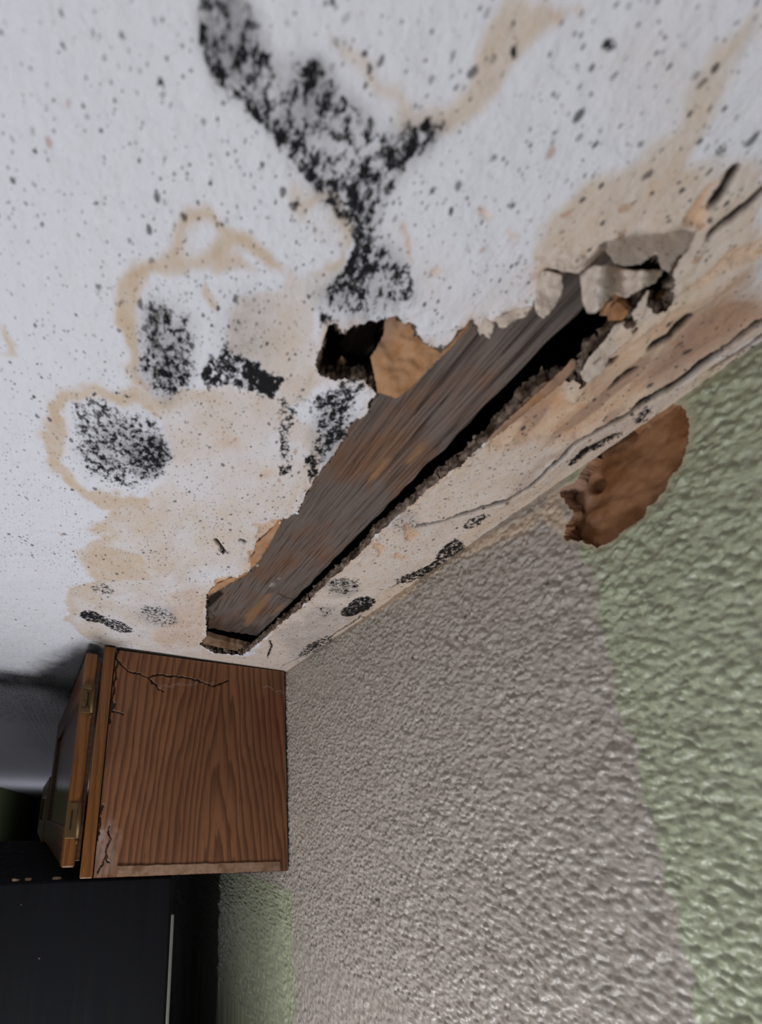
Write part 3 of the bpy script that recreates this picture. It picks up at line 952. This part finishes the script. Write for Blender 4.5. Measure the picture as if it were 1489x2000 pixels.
# ================================================================== JOIST IN THE HOLE
def build_joist():
    us = np.arange(.44, .9085, .0038)
    vs = np.concatenate([np.arange(-.3, .9, .0048), np.arange(.9, 2.125, .0075)])
    U, V = np.meshgrid(us, vs, indexing='ij')
    nz = fbm(U * 5, V * 2.0, 3, 91)
    rotm = sstep(.62, .80, U + .05 * nz) * sstep(1.15, .55, V) + .5 * sstep(.5, .2, V)
    g = perlin(U * 48, V * 2.2, 92) + .7 * perlin(U * 100, V * 3.4, 93)
    groove = sstep(.25, .75, g) * np.clip(rotm, 0, 1)
    fine = sstep(.35, .8, perlin(U * 90, V * 3.5, 94)) * .35
    notch = sstep(.010, -.010, np.maximum(U - (.600 + .02 * perlin(V * 30, U * 0 + 2, 95)), V - (.645 + .02 * perlin(U * 40, V * 0 + 5, 96))))
    z = 1.064 + .045 * groove + .006 * fine + .004 * nz + .22 * notch
    # rounded, splintered right arris and a broken end
    z += .02 * sstep(.895 + .012 * perlin(V * 14, U * 0, 97), .912, U)
    endd = V - (2.09 + .02 * perlin(U * 25, V * 0, 98))
    z += .05 * sstep(0, .02, endd)
    dark = np.clip(.9 * groove + .8 * notch + .75 * fine * sstep(1.6, 2.1, V) + .55 * sstep(.42, .2, V), 0, 1)
    ed = dline(U, V, cpoly([(405, 1182), (415, 1172), (428, 1160)], 1.064), .2)
    dark = np.maximum(dark, .9 * sstep(.03, .015, ed))
    for ln in ([(412, 1195), (420, 1205), (415, 1212), (402, 1205)], [(545, 1160), (560, 1168), (580, 1172)], [(470, 1222), (482, 1228), (492, 1222)]):
        dark = np.maximum(dark, .8 * sstep(.006, .002, dline(U + .01 * nz, V, cpoly(ln, 1.064), .1)))
    dark = np.maximum(dark, .55 * sstep(1.85, 2.1, V + .1 * perlin(U * 14, V * 7, 99)))
    ochre = np.zeros_like(U)
    for pts, a in (([(725, 925), (750, 895), (765, 895), (740, 930), (722, 935)], .75), ([(790, 910), (815, 880), (828, 870), (822, 885), (800, 910)], .8),
                   ([(480, 1200), (520, 1160), (535, 1160), (500, 1205), (480, 1225)], .6), ([(540, 1190), (560, 1178), (548, 1195), (530, 1205)], .7)):
        ochre = np.maximum(ochre, a * sstep(.012, -.012, sdf(U + .02 * nz, V + .03 * nz, cpoly(pts, 1.064))))
    pale = np.zeros_like(U)
    for (x, y, r, a) in ((503, 1105, .008, .9), (532, 1142, .020, .35), (404, 1206, .008, .5), (545, 1130, .01, .3), (416, 1198, .006, .5)):
        c = atz(x, y, 1.064)
        pale = np.maximum(pale, a * sstep(r, r * .3, np.hypot(U - c[0], (V - c[1]) * .7) + .006 * perlin(U * 90, V * 90, 7)))
    verts = np.stack([U, V, z], -1)
    nu, nv = U.shape
    f = grid_faces(nu, nv)
    # sides up into the roof space
    idx = np.arange(nu * nv).reshape(nu, nv)
    loop = np.concatenate([idx[:, 0], idx[-1, 1:], idx[-2::-1, -1], idx[0, -2:0:-1]])
    base = verts.reshape(-1, 3)
    upv = base[loop].copy()
    upv[:, 2] = 1.42
    n = nu * nv
    k = np.arange(len(loop))
    k2 = (k + 1) % len(loop)
    side = np.stack([loop[k], n + k, n + k2, loop[k2]], -1)
    z0 = np.zeros(len(loop))
    A = {q: np.concatenate([a.ravel(), z0 + e]) for q, a, e in (('dark', dark, .3), ('ochre', ochre, 0), ('pale', pale, 0))}
    o = mesh_obj('ceiling_joist', np.concatenate([base, upv]), np.concatenate([f, side]), M_JOIST, attrs=A, base=(.67, .9, 1.064))
    tag(o, 'long weathered brown wooden joist exposed by the ceiling hole', 'joist')
    return o


joist = build_joist()
# second timber deep inside the square hole
b2 = box('deep_timber', (.510, -.3, 1.22), (.606, 2.0, 1.42), M_JOIST, bev=.004, base=(.56, .5, 1.22))
tag(b2, 'short dark timber deep inside the square black hole', 'timber')
# nailing strip at the far end of the joist
a0 = atz(400, 1247, 1.02)
n1 = atz(394, 1259, 1.0)
blk = empty('nailing_strip', (.70, 2.14, 1.0))
tag(blk, 'thin brown wooden strip across the far end of joist', 'wood strip')
p = [atz(403, 1243, 1.05), atz(489, 1263, 1.05), atz(481, 1275, 1.012), atz(392, 1257, 1.012)]
vv = np.array(p + [q + np.array([0, .02, .03]) for q in p])
jv = np.array([vv[0] + (vv[1] - vv[0]) * t for t in np.linspace(0, 1, 16)])
kv = np.array([vv[3] + (vv[2] - vv[3]) * t for t in np.linspace(0, 1, 16)])
rr = np.array([perlin(np.array([t * 9.]), np.array([.5]), 5)[0] for t in np.linspace(0, 1, 16)])
jv[:, 1] += .012 * rr
rows = [jv + [0, -.004, .03], jv, kv, kv + [0, .008, .03]]
gv_ = np.concatenate(rows)
gf = [(r * 16 + i, r * 16 + i + 1, (r + 1) * 16 + i + 1, (r + 1) * 16 + i) for r in range(3) for i in range(15)]
gf += [(r * 16 + 0, (r + 1) * 16 + 0, (r + 1) * 16, r * 16)[:3] for r in range(0)]
gf += [(3 * 16 + i, 3 * 16 + i + 1, i + 1, i) for i in range(15)]
gf += [(0, 16, 32, 48), (15, 63, 47, 31)]
mesh_obj('strip_board', gv_, gf, M_RAW, blk, smooth=False)

# ================================================================== RIGHT WALL
WHOLE = [(1338, 799), (1347, 830), (1344, 860), (1337, 890), (1330, 905), (1323, 920), (1312, 928), (1305, 943), (1289, 973), (1266, 989), (1256, 1012), (1227, 1032), (1207, 1048), (1197, 1058),
         (1180, 1064), (1167, 1070), (1151, 1063), (1131, 1058), (1108, 1056), (1102, 1048), (1108, 1025), (1118, 1012), (1122, 1003), (1112, 989), (1100, 975), (1093, 963), (1098, 951), (1110, 950), (1122, 944), (1128, 936),
         (1134, 923), (1150, 905), (1190, 872), (1262, 826), (1320, 786)]
whole_w = wpoly(WHOLE)


def build_wall():
    v = [.10]
    while v[-1] < 2.55:
        v.append(v[-1] + .0030 + .0011 * v[-1])
    us = np.concatenate([[-8, -4, -2, -1, -.5, -.2, 0], v, np.arange(2.6, 6.0, .014), [6.5, 8, 12, 20, 37]])
    vs = np.concatenate([[-7.6, -5, -3, -2], np.arange(-1.45, -.72, .0075), np.arange(-.72, .9985, .0042), [1.0]])
    U, V = np.meshgrid(us, vs, indexing='ij')
    d = sdf(U + .005 * perlin(U * 55, V * 55, 3), V + .005 * perlin(U * 55, V * 55, 4), whole_w, .4)
    U, V, d, keep = snap_hole(U, V, d)
    wob = .018 * fbm(U * 9, V * 9, 4, 101)
    # knobbly texture: rounded blobs in three sizes
    wu = U + .005 * perlin(U * 60, V * 60, 102)
    wv = V + .005 * perlin(U * 60, V * 60, 103)
    def grains(x, y, cell, seed):
        X, Y = x / cell, y / cell
        ix, iy = np.floor(X), np.floor(Y)
        out = np.zeros_like(X)
        for a in (-1, 0, 1):
            for b in (-1, 0, 1):
                cx, cy = ix + a, iy + b
                dx = X - cx - hash2(cx, cy, seed)
                dy = Y - cy - hash2(cx, cy, seed + 1)
                r = .35 + .75 * hash2(cx, cy, seed + 2)
                q = np.clip(1 - (dx * dx + dy * dy) / (r * r), 0, 1)
                out = np.maximum(out, q ** 1.3 * (.25 + .75 * hash2(cx, cy, seed + 3)))
        return out
    g1 = grains(wu, wv, .0185, 201)
    g2 = grains(wu + .3, wv, .0110, 211)
    b1 = sstep(-.1, .75, perlin(wu * 56, wv * 56, 104))
    b2_ = sstep(.0, .8, perlin(wu * 100, wv * 100, 105))
    b3 = perlin(wu * 18, wv * 18, 106)
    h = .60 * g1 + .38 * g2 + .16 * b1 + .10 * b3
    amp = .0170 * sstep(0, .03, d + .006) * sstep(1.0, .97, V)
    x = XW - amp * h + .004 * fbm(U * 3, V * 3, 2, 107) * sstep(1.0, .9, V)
    green = sstep(.006, -.006, U + wob - .575)
    green = np.maximum(green, sstep(.006, -.006, np.maximum(2.395 - U, V + .47) + wob))
    pl = sdf(U + wob, V + wob, wpoly([(1100, 948), (1136, 915), (1100, 990), (1125, 1004), (1104, 1050), (1060, 1000), (900, 1075), (760, 1165), (690, 1215), (700, 1225), (900, 1090), (1060, 1020)]), .2)
    tanm = .8 * sstep(.02, -.01, pl) * (U > .6)
    tanm = np.maximum(tanm, .5 * sstep(.012, 0, d))
    grime_shade = np.zeros_like(U)
    for (x_, y_, r) in ((718, 1206, .010), (634, 1365, .010), (712, 1320, .008), (807, 1284, .010), (912, 1206, .012), (1072, 1140, .008), (742, 1758, .016), (738, 1757, .012), (1158, 1410, .006), (586, 1712, .012)):
        c = atx(x_, y_)[1:]
        grime_shade = np.maximum(grime_shade, .85 * sstep(r, r * .4, np.hypot(U - c[0], V - c[1])))
    st = wpoly([(548, 1850), (550, 1880), (551, 1915)])
    grime_shade = np.maximum(grime_shade, .6 * sstep(.008, .002, dline(U, V, st)))
    grime_shade = np.maximum(grime_shade, .9 * sstep(.012, -.03, 3.85 - U + 3 * wob) * (V < -.3))  # refrigerator's shadow in the niche, painted onto the wall
    grime_shade = np.maximum(grime_shade, .5 * sstep(.10, 0, 2.50 - U + wob) * sstep(-.30, -.20, V) * (U > 2.40))  # shade at the cabinet's back edge, put into the wall colour
    grime_shade = np.maximum(grime_shade, .35 * sstep(.05, 0, dline(U + wob, V, np.array([(2.44, .98), (2.44, -.3)]))))  # soft contact shadow painted along the cabinet edge
    verts = np.stack([x, U, V], -1).reshape(-1, 3)
    faces = grid_faces(len(us), len(vs), keep)
    o = mesh_obj('wall_right', verts, faces, MS, attrs=dict(green=green, tan=tanm, grime_shade=grime_shade, hgt=h))
    tag(o, 'beige and green stucco wall with a torn brown patch under the ceiling', kind='structure')
    # broken edge of the hole
    be = boundary_edges(faces, d, .004)
    ids = np.unique(be)
    remap = {int(a): k for k, a in enumerate(ids)}
    p0 = verts[ids]
    p0 = p0[:]
    gu = np.gradient(d, us, axis=0).ravel()[ids]
    gv = np.gradient(d, vs, axis=1).ravel()[ids]
    rows = []
    for k in range(5):
        q = p0.copy()
        t = k / 4
        q[:, 0] += .07 * t
        off = (.012 * fbm(q[:, 1] * 40 + 9 * t, q[:, 2] * 40, 3, 111) - .006) * (1 if k else 0)
        q[:, 1] += gu * off
        q[:, 2] += gv * off
        rows.append(q)
    n = len(ids)
    fs = []
    for a, b in be:
        a, b = remap[int(a)], remap[int(b)]
        for k in range(4):
            fs.append((a + k * n, a + (k + 1) * n, b + (k + 1) * n, b + k * n))
    mesh_obj('broken_wall_edge', np.concatenate(rows), np.array(fs), M_WALLKRAFT, parent=o)
    # brown paper backing, buckled, behind the hole
    lo, hi = whole_w.min(0) - .05, whole_w.max(0) + .05
    us2 = np.arange(lo[0], hi[0], .006)
    vs2 = np.arange(lo[1], min(hi[1], 1.05), .006)
    A, B = np.meshgrid(us2, vs2, indexing='ij')
    fold = wpoly([(1147, 930), (1150, 1000), (1160, 1070)])
    fx = np.interp(B, fold[::-1, 1], fold[::-1, 0])
    t = A - fx
    dep = .030 + .05 * sstep(0.0, .10, t) + .010 * fbm(A * 12, B * 12, 3, 113) - .022 * sstep(-.02, -.28, t)
    hole = atx(1152, 938)[1:]
    dep += .05 * sstep(.022, .008, np.hypot(A - hole[0], (B - hole[1]) * .6))
    verts = np.stack([XW + dep, A, B], -1).reshape(-1, 3)
    bk = mesh_obj('backing_paper', verts, grid_faces(len(us2), len(vs2)), M_WALLKRAFT, parent=o)
    bk['label'] = 'torn brown backing paper inside the wall hole'
    return o


wall_right = build_wall()


def quad(name, pts, mat, label):
    return tag(mesh_obj(name, pts, [tuple(range(len(pts)))], mat, smooth=False), label, kind='structure')


# far part of the room and the floor
zf = -CZ / S
box_l = box('wall_left', (-4.05, 11, zf), (-3.87, 37, 1.0), M_LEFTWALL, bev=0)
tag(box_l, 'plain green wall far behind the cabinet', kind='structure')
box_b = box('wall_back', (-4.05, 37, zf), (XW, 37.4, 1.0), M_LEFTWALL, bev=0)
tag(box_b, 'green wall at the far end of room', kind='structure')
box_f = box('floor', (-10, -8, zf - .2), (XW, 37, zf), M_FLOOR, bev=0)
tag(box_f, 'plain vinyl floor', kind='structure')

# ================================================================== CABINET
YC = 2.42
cab = empty('wall_cabinet', (0.0, YC, -.352))
tag(cab, 'brown oak wall cabinet with cracked side hanging above the black refrigerator', 'cabinet')


def build_side_panel():
    us = np.linspace(.075, 1.246, 300)
    vs = np.linspace(-.352, .985, 340)
    U, V = np.meshgrid(us, vs, indexing='ij')
    ztop = np.interp(us, [.075, .55, .9, 1.246], [.972, .978, .985, .992])
    V = V.copy()
    V[:, -8:] = V[:, -8:] + (ztop[:, None] - .985) * np.linspace(0, 1, 8)[None]
    xp = lambda pts: np.array([aty(a, b, YC)[[0, 2]] for a, b in pts])
    wob = .008 * fbm(U * 22, V * 22, 3, 121)
    crack = np.zeros_like(U)
    for ln, w in (([(228, 1285), (236, 1300), (250, 1310), (275, 1318), (290, 1324), (302, 1318), (330, 1319), (362, 1323), (375, 1325), (392, 1332), (418, 1340), (435, 1334), (448, 1328)], .0035),
                  ([(290, 1324), (300, 1336), (318, 1352)], .003), ([(230, 1270), (228, 1300), (222, 1350), (218, 1380)], .006), ([(222, 1375), (216, 1390), (212, 1412)], .010),
                  ([(216, 1386), (226, 1390), (240, 1396)], .003), ([(198, 1575), (195, 1600), (190, 1640)], .007), ([(212, 1685), (206, 1660), (216, 1640), (212, 1615)], .003),
                  ([(250, 1712), (254, 1700), (246, 1694)], .004), ([(345, 1706), (348, 1698), (340, 1692)], .004), ([(190, 1705), (200, 1690), (206, 1672)], .003), ([(288, 1710), (290, 1700)], .003), ([(430, 1702), (440, 1696)], .002)):
        q = xp(ln)
        crack = np.maximum(crack, sstep(w * .7 + .004, w * .5, dline(U + 1.3 * wob, V + 1.3 * wob, q)))
    pale = np.zeros_like(U)
    for pts, a, s in (([(190, 1640), (215, 1610), (225, 1640), (215, 1700), (165, 1710), (175, 1660)], .30, .05), ([(196, 1625), (210, 1618), (200, 1655), (192, 1665)], .55, .02), ([(310, 1340), (420, 1330), (420, 1332), (310, 1343)], .2, .006),
                      ([(515, 1340), (556, 1352), (556, 1354), (515, 1342)], .4, .004)):
        pale = np.maximum(pale, a * sstep(s, -s * .3, sdf(U + wob * 2, V + wob * 2, xp(pts), .2)))
    pale *= .55 + .45 * sstep(-.3, .4, fbm(U * 40, V * 12, 3, 123))
    Y = YC + .012 * crack + .002 * fbm(U * 4, V * 2, 2, 122)
    verts = np.stack([U, Y, V], -1)
    nu, nv = U.shape
    idx = np.arange(nu * nv).reshape(nu, nv)
    loop = np.concatenate([idx[:, 0], idx[-1, 1:], idx[-2::-1, -1], idx[0, -2:0:-1]])
    base = verts.reshape(-1, 3)
    back = base[loop].copy()
    back[:, 1] = YC + .06
    n = nu * nv
    k = np.arange(len(loop))
    k2 = (k + 1) % len(loop)
    side = np.stack([loop[k], n + k, n + k2, loop[k2]], -1)
    z0 = np.zeros(len(loop))
    return mesh_obj('side_panel', np.concatenate([base, back]), np.concatenate([grid_faces(nu, nv, flip=True), side]), M_PANEL, cab,
                    attrs=dict(crack=np.concatenate([crack.ravel(), z0]), pale=np.concatenate([pale.ravel(), z0])))


build_side_panel()
YF = 7.4                                     # far end of the cabinet
box('carcass', (.09, YC + .065, -.345), (1.24, YF, .965), M_PANEL, cab, bev=0)
# face frame: near stile, far stile, rails
st = box('frame_stile', (.004, YC - .004, -.352), (.070, YC + .32, .988), M_FRAME, cab, bev=.006)
box('frame_stile', (.004, YF - .3, -.352), (.070, YF, .985), M_FRAME, cab, bev=.006)
box('frame_rail', (.006, YC + .33, .80), (.070, YF - .31, .985), M_RAIL, cab, bev=.006)
box('frame_rail', (.006, YC + .33, -.352), (.070, YF - .31, -.20), M_RAIL, cab, bev=.006)
# pale worn strip along the foot of the side panel
xs = np.linspace(*(aty(228, 1700, YC)[0], aty(546, 1690, YC)[0]), 60)
top = np.interp(xs, [xs[0], xs[-1]], [-.290, -.292]) + .004 * np.array([perlin(np.array([q * 18]), np.array([1.]), 3)[0] for q in xs])
bot = -.350 + .007 * np.abs(np.array([perlin(np.array([q * 30]), np.array([2.]), 4)[0] for q in xs]))
rows = [np.stack([xs, np.full(60, YC + .004), top], -1), np.stack([xs, np.full(60, YC - .008), top - .004], -1), np.stack([xs, np.full(60, YC - .008), bot], -1), np.stack([xs, np.full(60, YC + .004), bot], -1)]
sf = [(r * 60 + i, (r + 1) * 60 + i, (r + 1) * 60 + i + 1, r * 60 + i + 1) for r in range(3) for i in range(59)] + [(0, 60, 120, 180), (59, 239, 179, 119)]
ws = mesh_obj('worn_strip', np.concatenate(rows), sf, M_RAW, cab, smooth=False)
ws['label'] = 'pale worn wooden strip along the bottom edge'


def build_door(hinge, far, z0, z1, name, tilt=0.0):
    h = np.array([hinge[0], hinge[1], 0.0])
    f_ = np.array([far[0], far[1], 0.0])
    L = np.linalg.norm(f_ - h)
    e1 = (f_ - h) / L
    e3 = np.array([0, 0, 1.0])
    e2 = np.array([-e1[1], e1[0], 0])          # outward (front) side
    fr = (h, e1, e2, e3)
    d = empty('door', (hinge[0], hinge[1], z0))
    d.parent = cab
    d.location = d.location - Vector(wloc(cab))
    w = .20
    th = .066
    ws_ = .10
    box('stile', (0, 0, z0), (ws_, th, z1), M_FRAME, d, bev=.010, frame=fr)
    box('stile', (L - w, 0, z0), (L, th, z1), M_RAIL, d, bev=.010, frame=fr)
    box('rail', (ws_, .002, z1 - w), (L - w, th - .002, z1), M_RAIL, d, bev=.010, frame=fr)
    box('rail', (ws_, .002, z0), (L - w, th - .002, z0 + w), M_RAIL, d, bev=.010, frame=fr)
    box('gap_filler', (.03, -.026, z0 + .03), (L - .05, .004, z1 - .03), M_RAIL, d, bev=.003, frame=fr)  # strip added behind the door to keep the hinge gap dark
    box('panel', (ws_ - .01, .018, z0 + w - .01), (L - w + .01, .034, z1 - w + .01), M_DOORPANEL, d, bev=.002, frame=fr)
    return d


door1 = build_door((-.026, YC - .002), (-.330, 4.83), -.295, .930, 'door')
door2 = build_door((-.330 - .02, 4.90), (-.62, 7.2), -.34, .36, 'door')


def hinge(zc, hgt, closed):
    hg = box('hinge', (-.094, YC - .014, zc - hgt / 2), (-.030, YC - .004, zc + hgt / 2), M_BRASS, cab, bev=.004)
    hg['label'] = 'antique brass cabinet hinge'
    bm = bmesh.new()
    bmesh.ops.create_cone(bm, cap_ends=True, segments=14, radius1=.013, radius2=.013, depth=hgt * .98)
    bm.verts.index_update()
    vs = np.array([v.co[:] for v in bm.verts]) + np.array([-.030, YC - .014, zc])
    mesh_obj('barrel', vs, [[v.index for v in f.verts] for f in bm.faces], M_BRASS, hg)
    bm.free()
    bm = bmesh.new()
    bmesh.ops.create_cone(bm, cap_ends=True, segments=10, radius1=.010, radius2=.003, depth=.03)
    bm.verts.index_update()
    vs = np.array([v.co[:] for v in bm.verts]) * [1, 1, -1] + np.array([-.030, YC - .014, zc - hgt / 2 - .015])
    mesh_obj('finial', vs, [[v.index for v in f.verts] for f in bm.faces], M_BRASS, hg)
    bm.free()
    if not closed:
        for s in (-1, 1):
            box('screw_plate', (-.086, YC - .020, zc + s * hgt * .2 - .016), (-.064, YC - .012, zc + s * hgt * .2 + .016), M_BRASS, hg, bev=.003)
        box('slot', (-.060, YC - .018, zc - hgt * .24), (-.052, YC - .013, zc + hgt * .24), M_DARK, hg, bev=0)
        for s in (-1, 1):
            box('end_cap', (-.088, YC - .024, zc + s * hgt * .42 - .018), (-.034, YC - .010, zc + s * hgt * .42 + .018), M_BRASS, hg, bev=.007)
    else:
        box('slot', (-.074, YC - .018, zc - hgt * .26), (-.066, YC - .013, zc + hgt * .26), M_DARK, hg, bev=0)


hinge(aty(175, 1366, YC)[2], .175, False)
hinge(aty(148, 1602, YC)[2], .190, True)

# ================================================================== REFRIGERATOR
YR = 2.455
ZR = aty(0, 1724, YR)[2]
XR = aty(338, 1712, YR)[0]
fr = empty('refrigerator', (-.8, YR + 1.5, zf))
tag(fr, 'large matte black refrigerator below the oak cabinet', 'refrigerator')
box('body', (-2.1, YR, zf + .1), (XR, YR + 3.1, ZR), M_FRIDGE, fr, bev=.014)
box('door', (-2.42, YR, zf + .2), (-2.14, YR + 3.1, ZR - .01), M_FRIDGE, fr, bev=.03)
box('foot', (-1.9, YR + .1, zf), (-1.7, YR + .3, zf + .1), M_DARK, fr, bev=.01)
box('foot', (.1, YR + .1, zf), (.3, YR + .3, zf + .1), M_DARK, fr, bev=.01)
box('foot', (-1.9, YR + 2.8, zf), (-1.7, YR + 3.0, zf + .1), M_DARK, fr, bev=.01)
box('foot', (.1, YR + 2.8, zf), (.3, YR + 3.0, zf + .1), M_DARK, fr, bev=.01)
ztrim = aty(343, 1786, YR)[2]
eg = box('edge_trim', (XR + .002, YR + .002, zf + .3), (XR + .020, YR + .03, ztrim), M_TRIM, fr, bev=.004)
eg['label'] = 'pale strip down the back edge'

# flakes of paint that fell on the refrigerator top
for k, (x, y, r, lab) in enumerate(((30, 1719, .018, 'leftmost small brown flake on the black refrigerator top'),
                                    (52, 1722, .020, 'middle small brown flake on the black refrigerator top'),
                                    (108, 1720, .022, 'small brown flake on the refrigerator top nearest the cabinet side panel'))):
    c = atz(x, y, ZR + .006)
    if c[1] < YR + .02:
        c[1] = YR + .03
    rr = random.Random(k)
    n = 7
    ring = [(c[0] + r * rr.uniform(.6, 1.2) * math.cos(q), c[1] + .8 * r * rr.uniform(.6, 1.2) * math.sin(q), 0) for q in [2 * math.pi * i / n for i in range(n)]]
    vs = [(a, b, ZR + .001) for a, b, _ in ring] + [(a, b, ZR + .007 + rr.uniform(0, .006)) for a, b, _ in ring]
    fs = [tuple(range(n - 1, -1, -1)), tuple(range(n, 2 * n))] + [(i, (i + 1) % n, n + (i + 1) % n, n + i) for i in range(n)]
    o = mesh_obj('paint_flake', vs, fs, M_FLAKE, smooth=False, base=(c[0], c[1], ZR))
    tag(o, lab, 'debris', 'fallen flakes on the refrigerator')
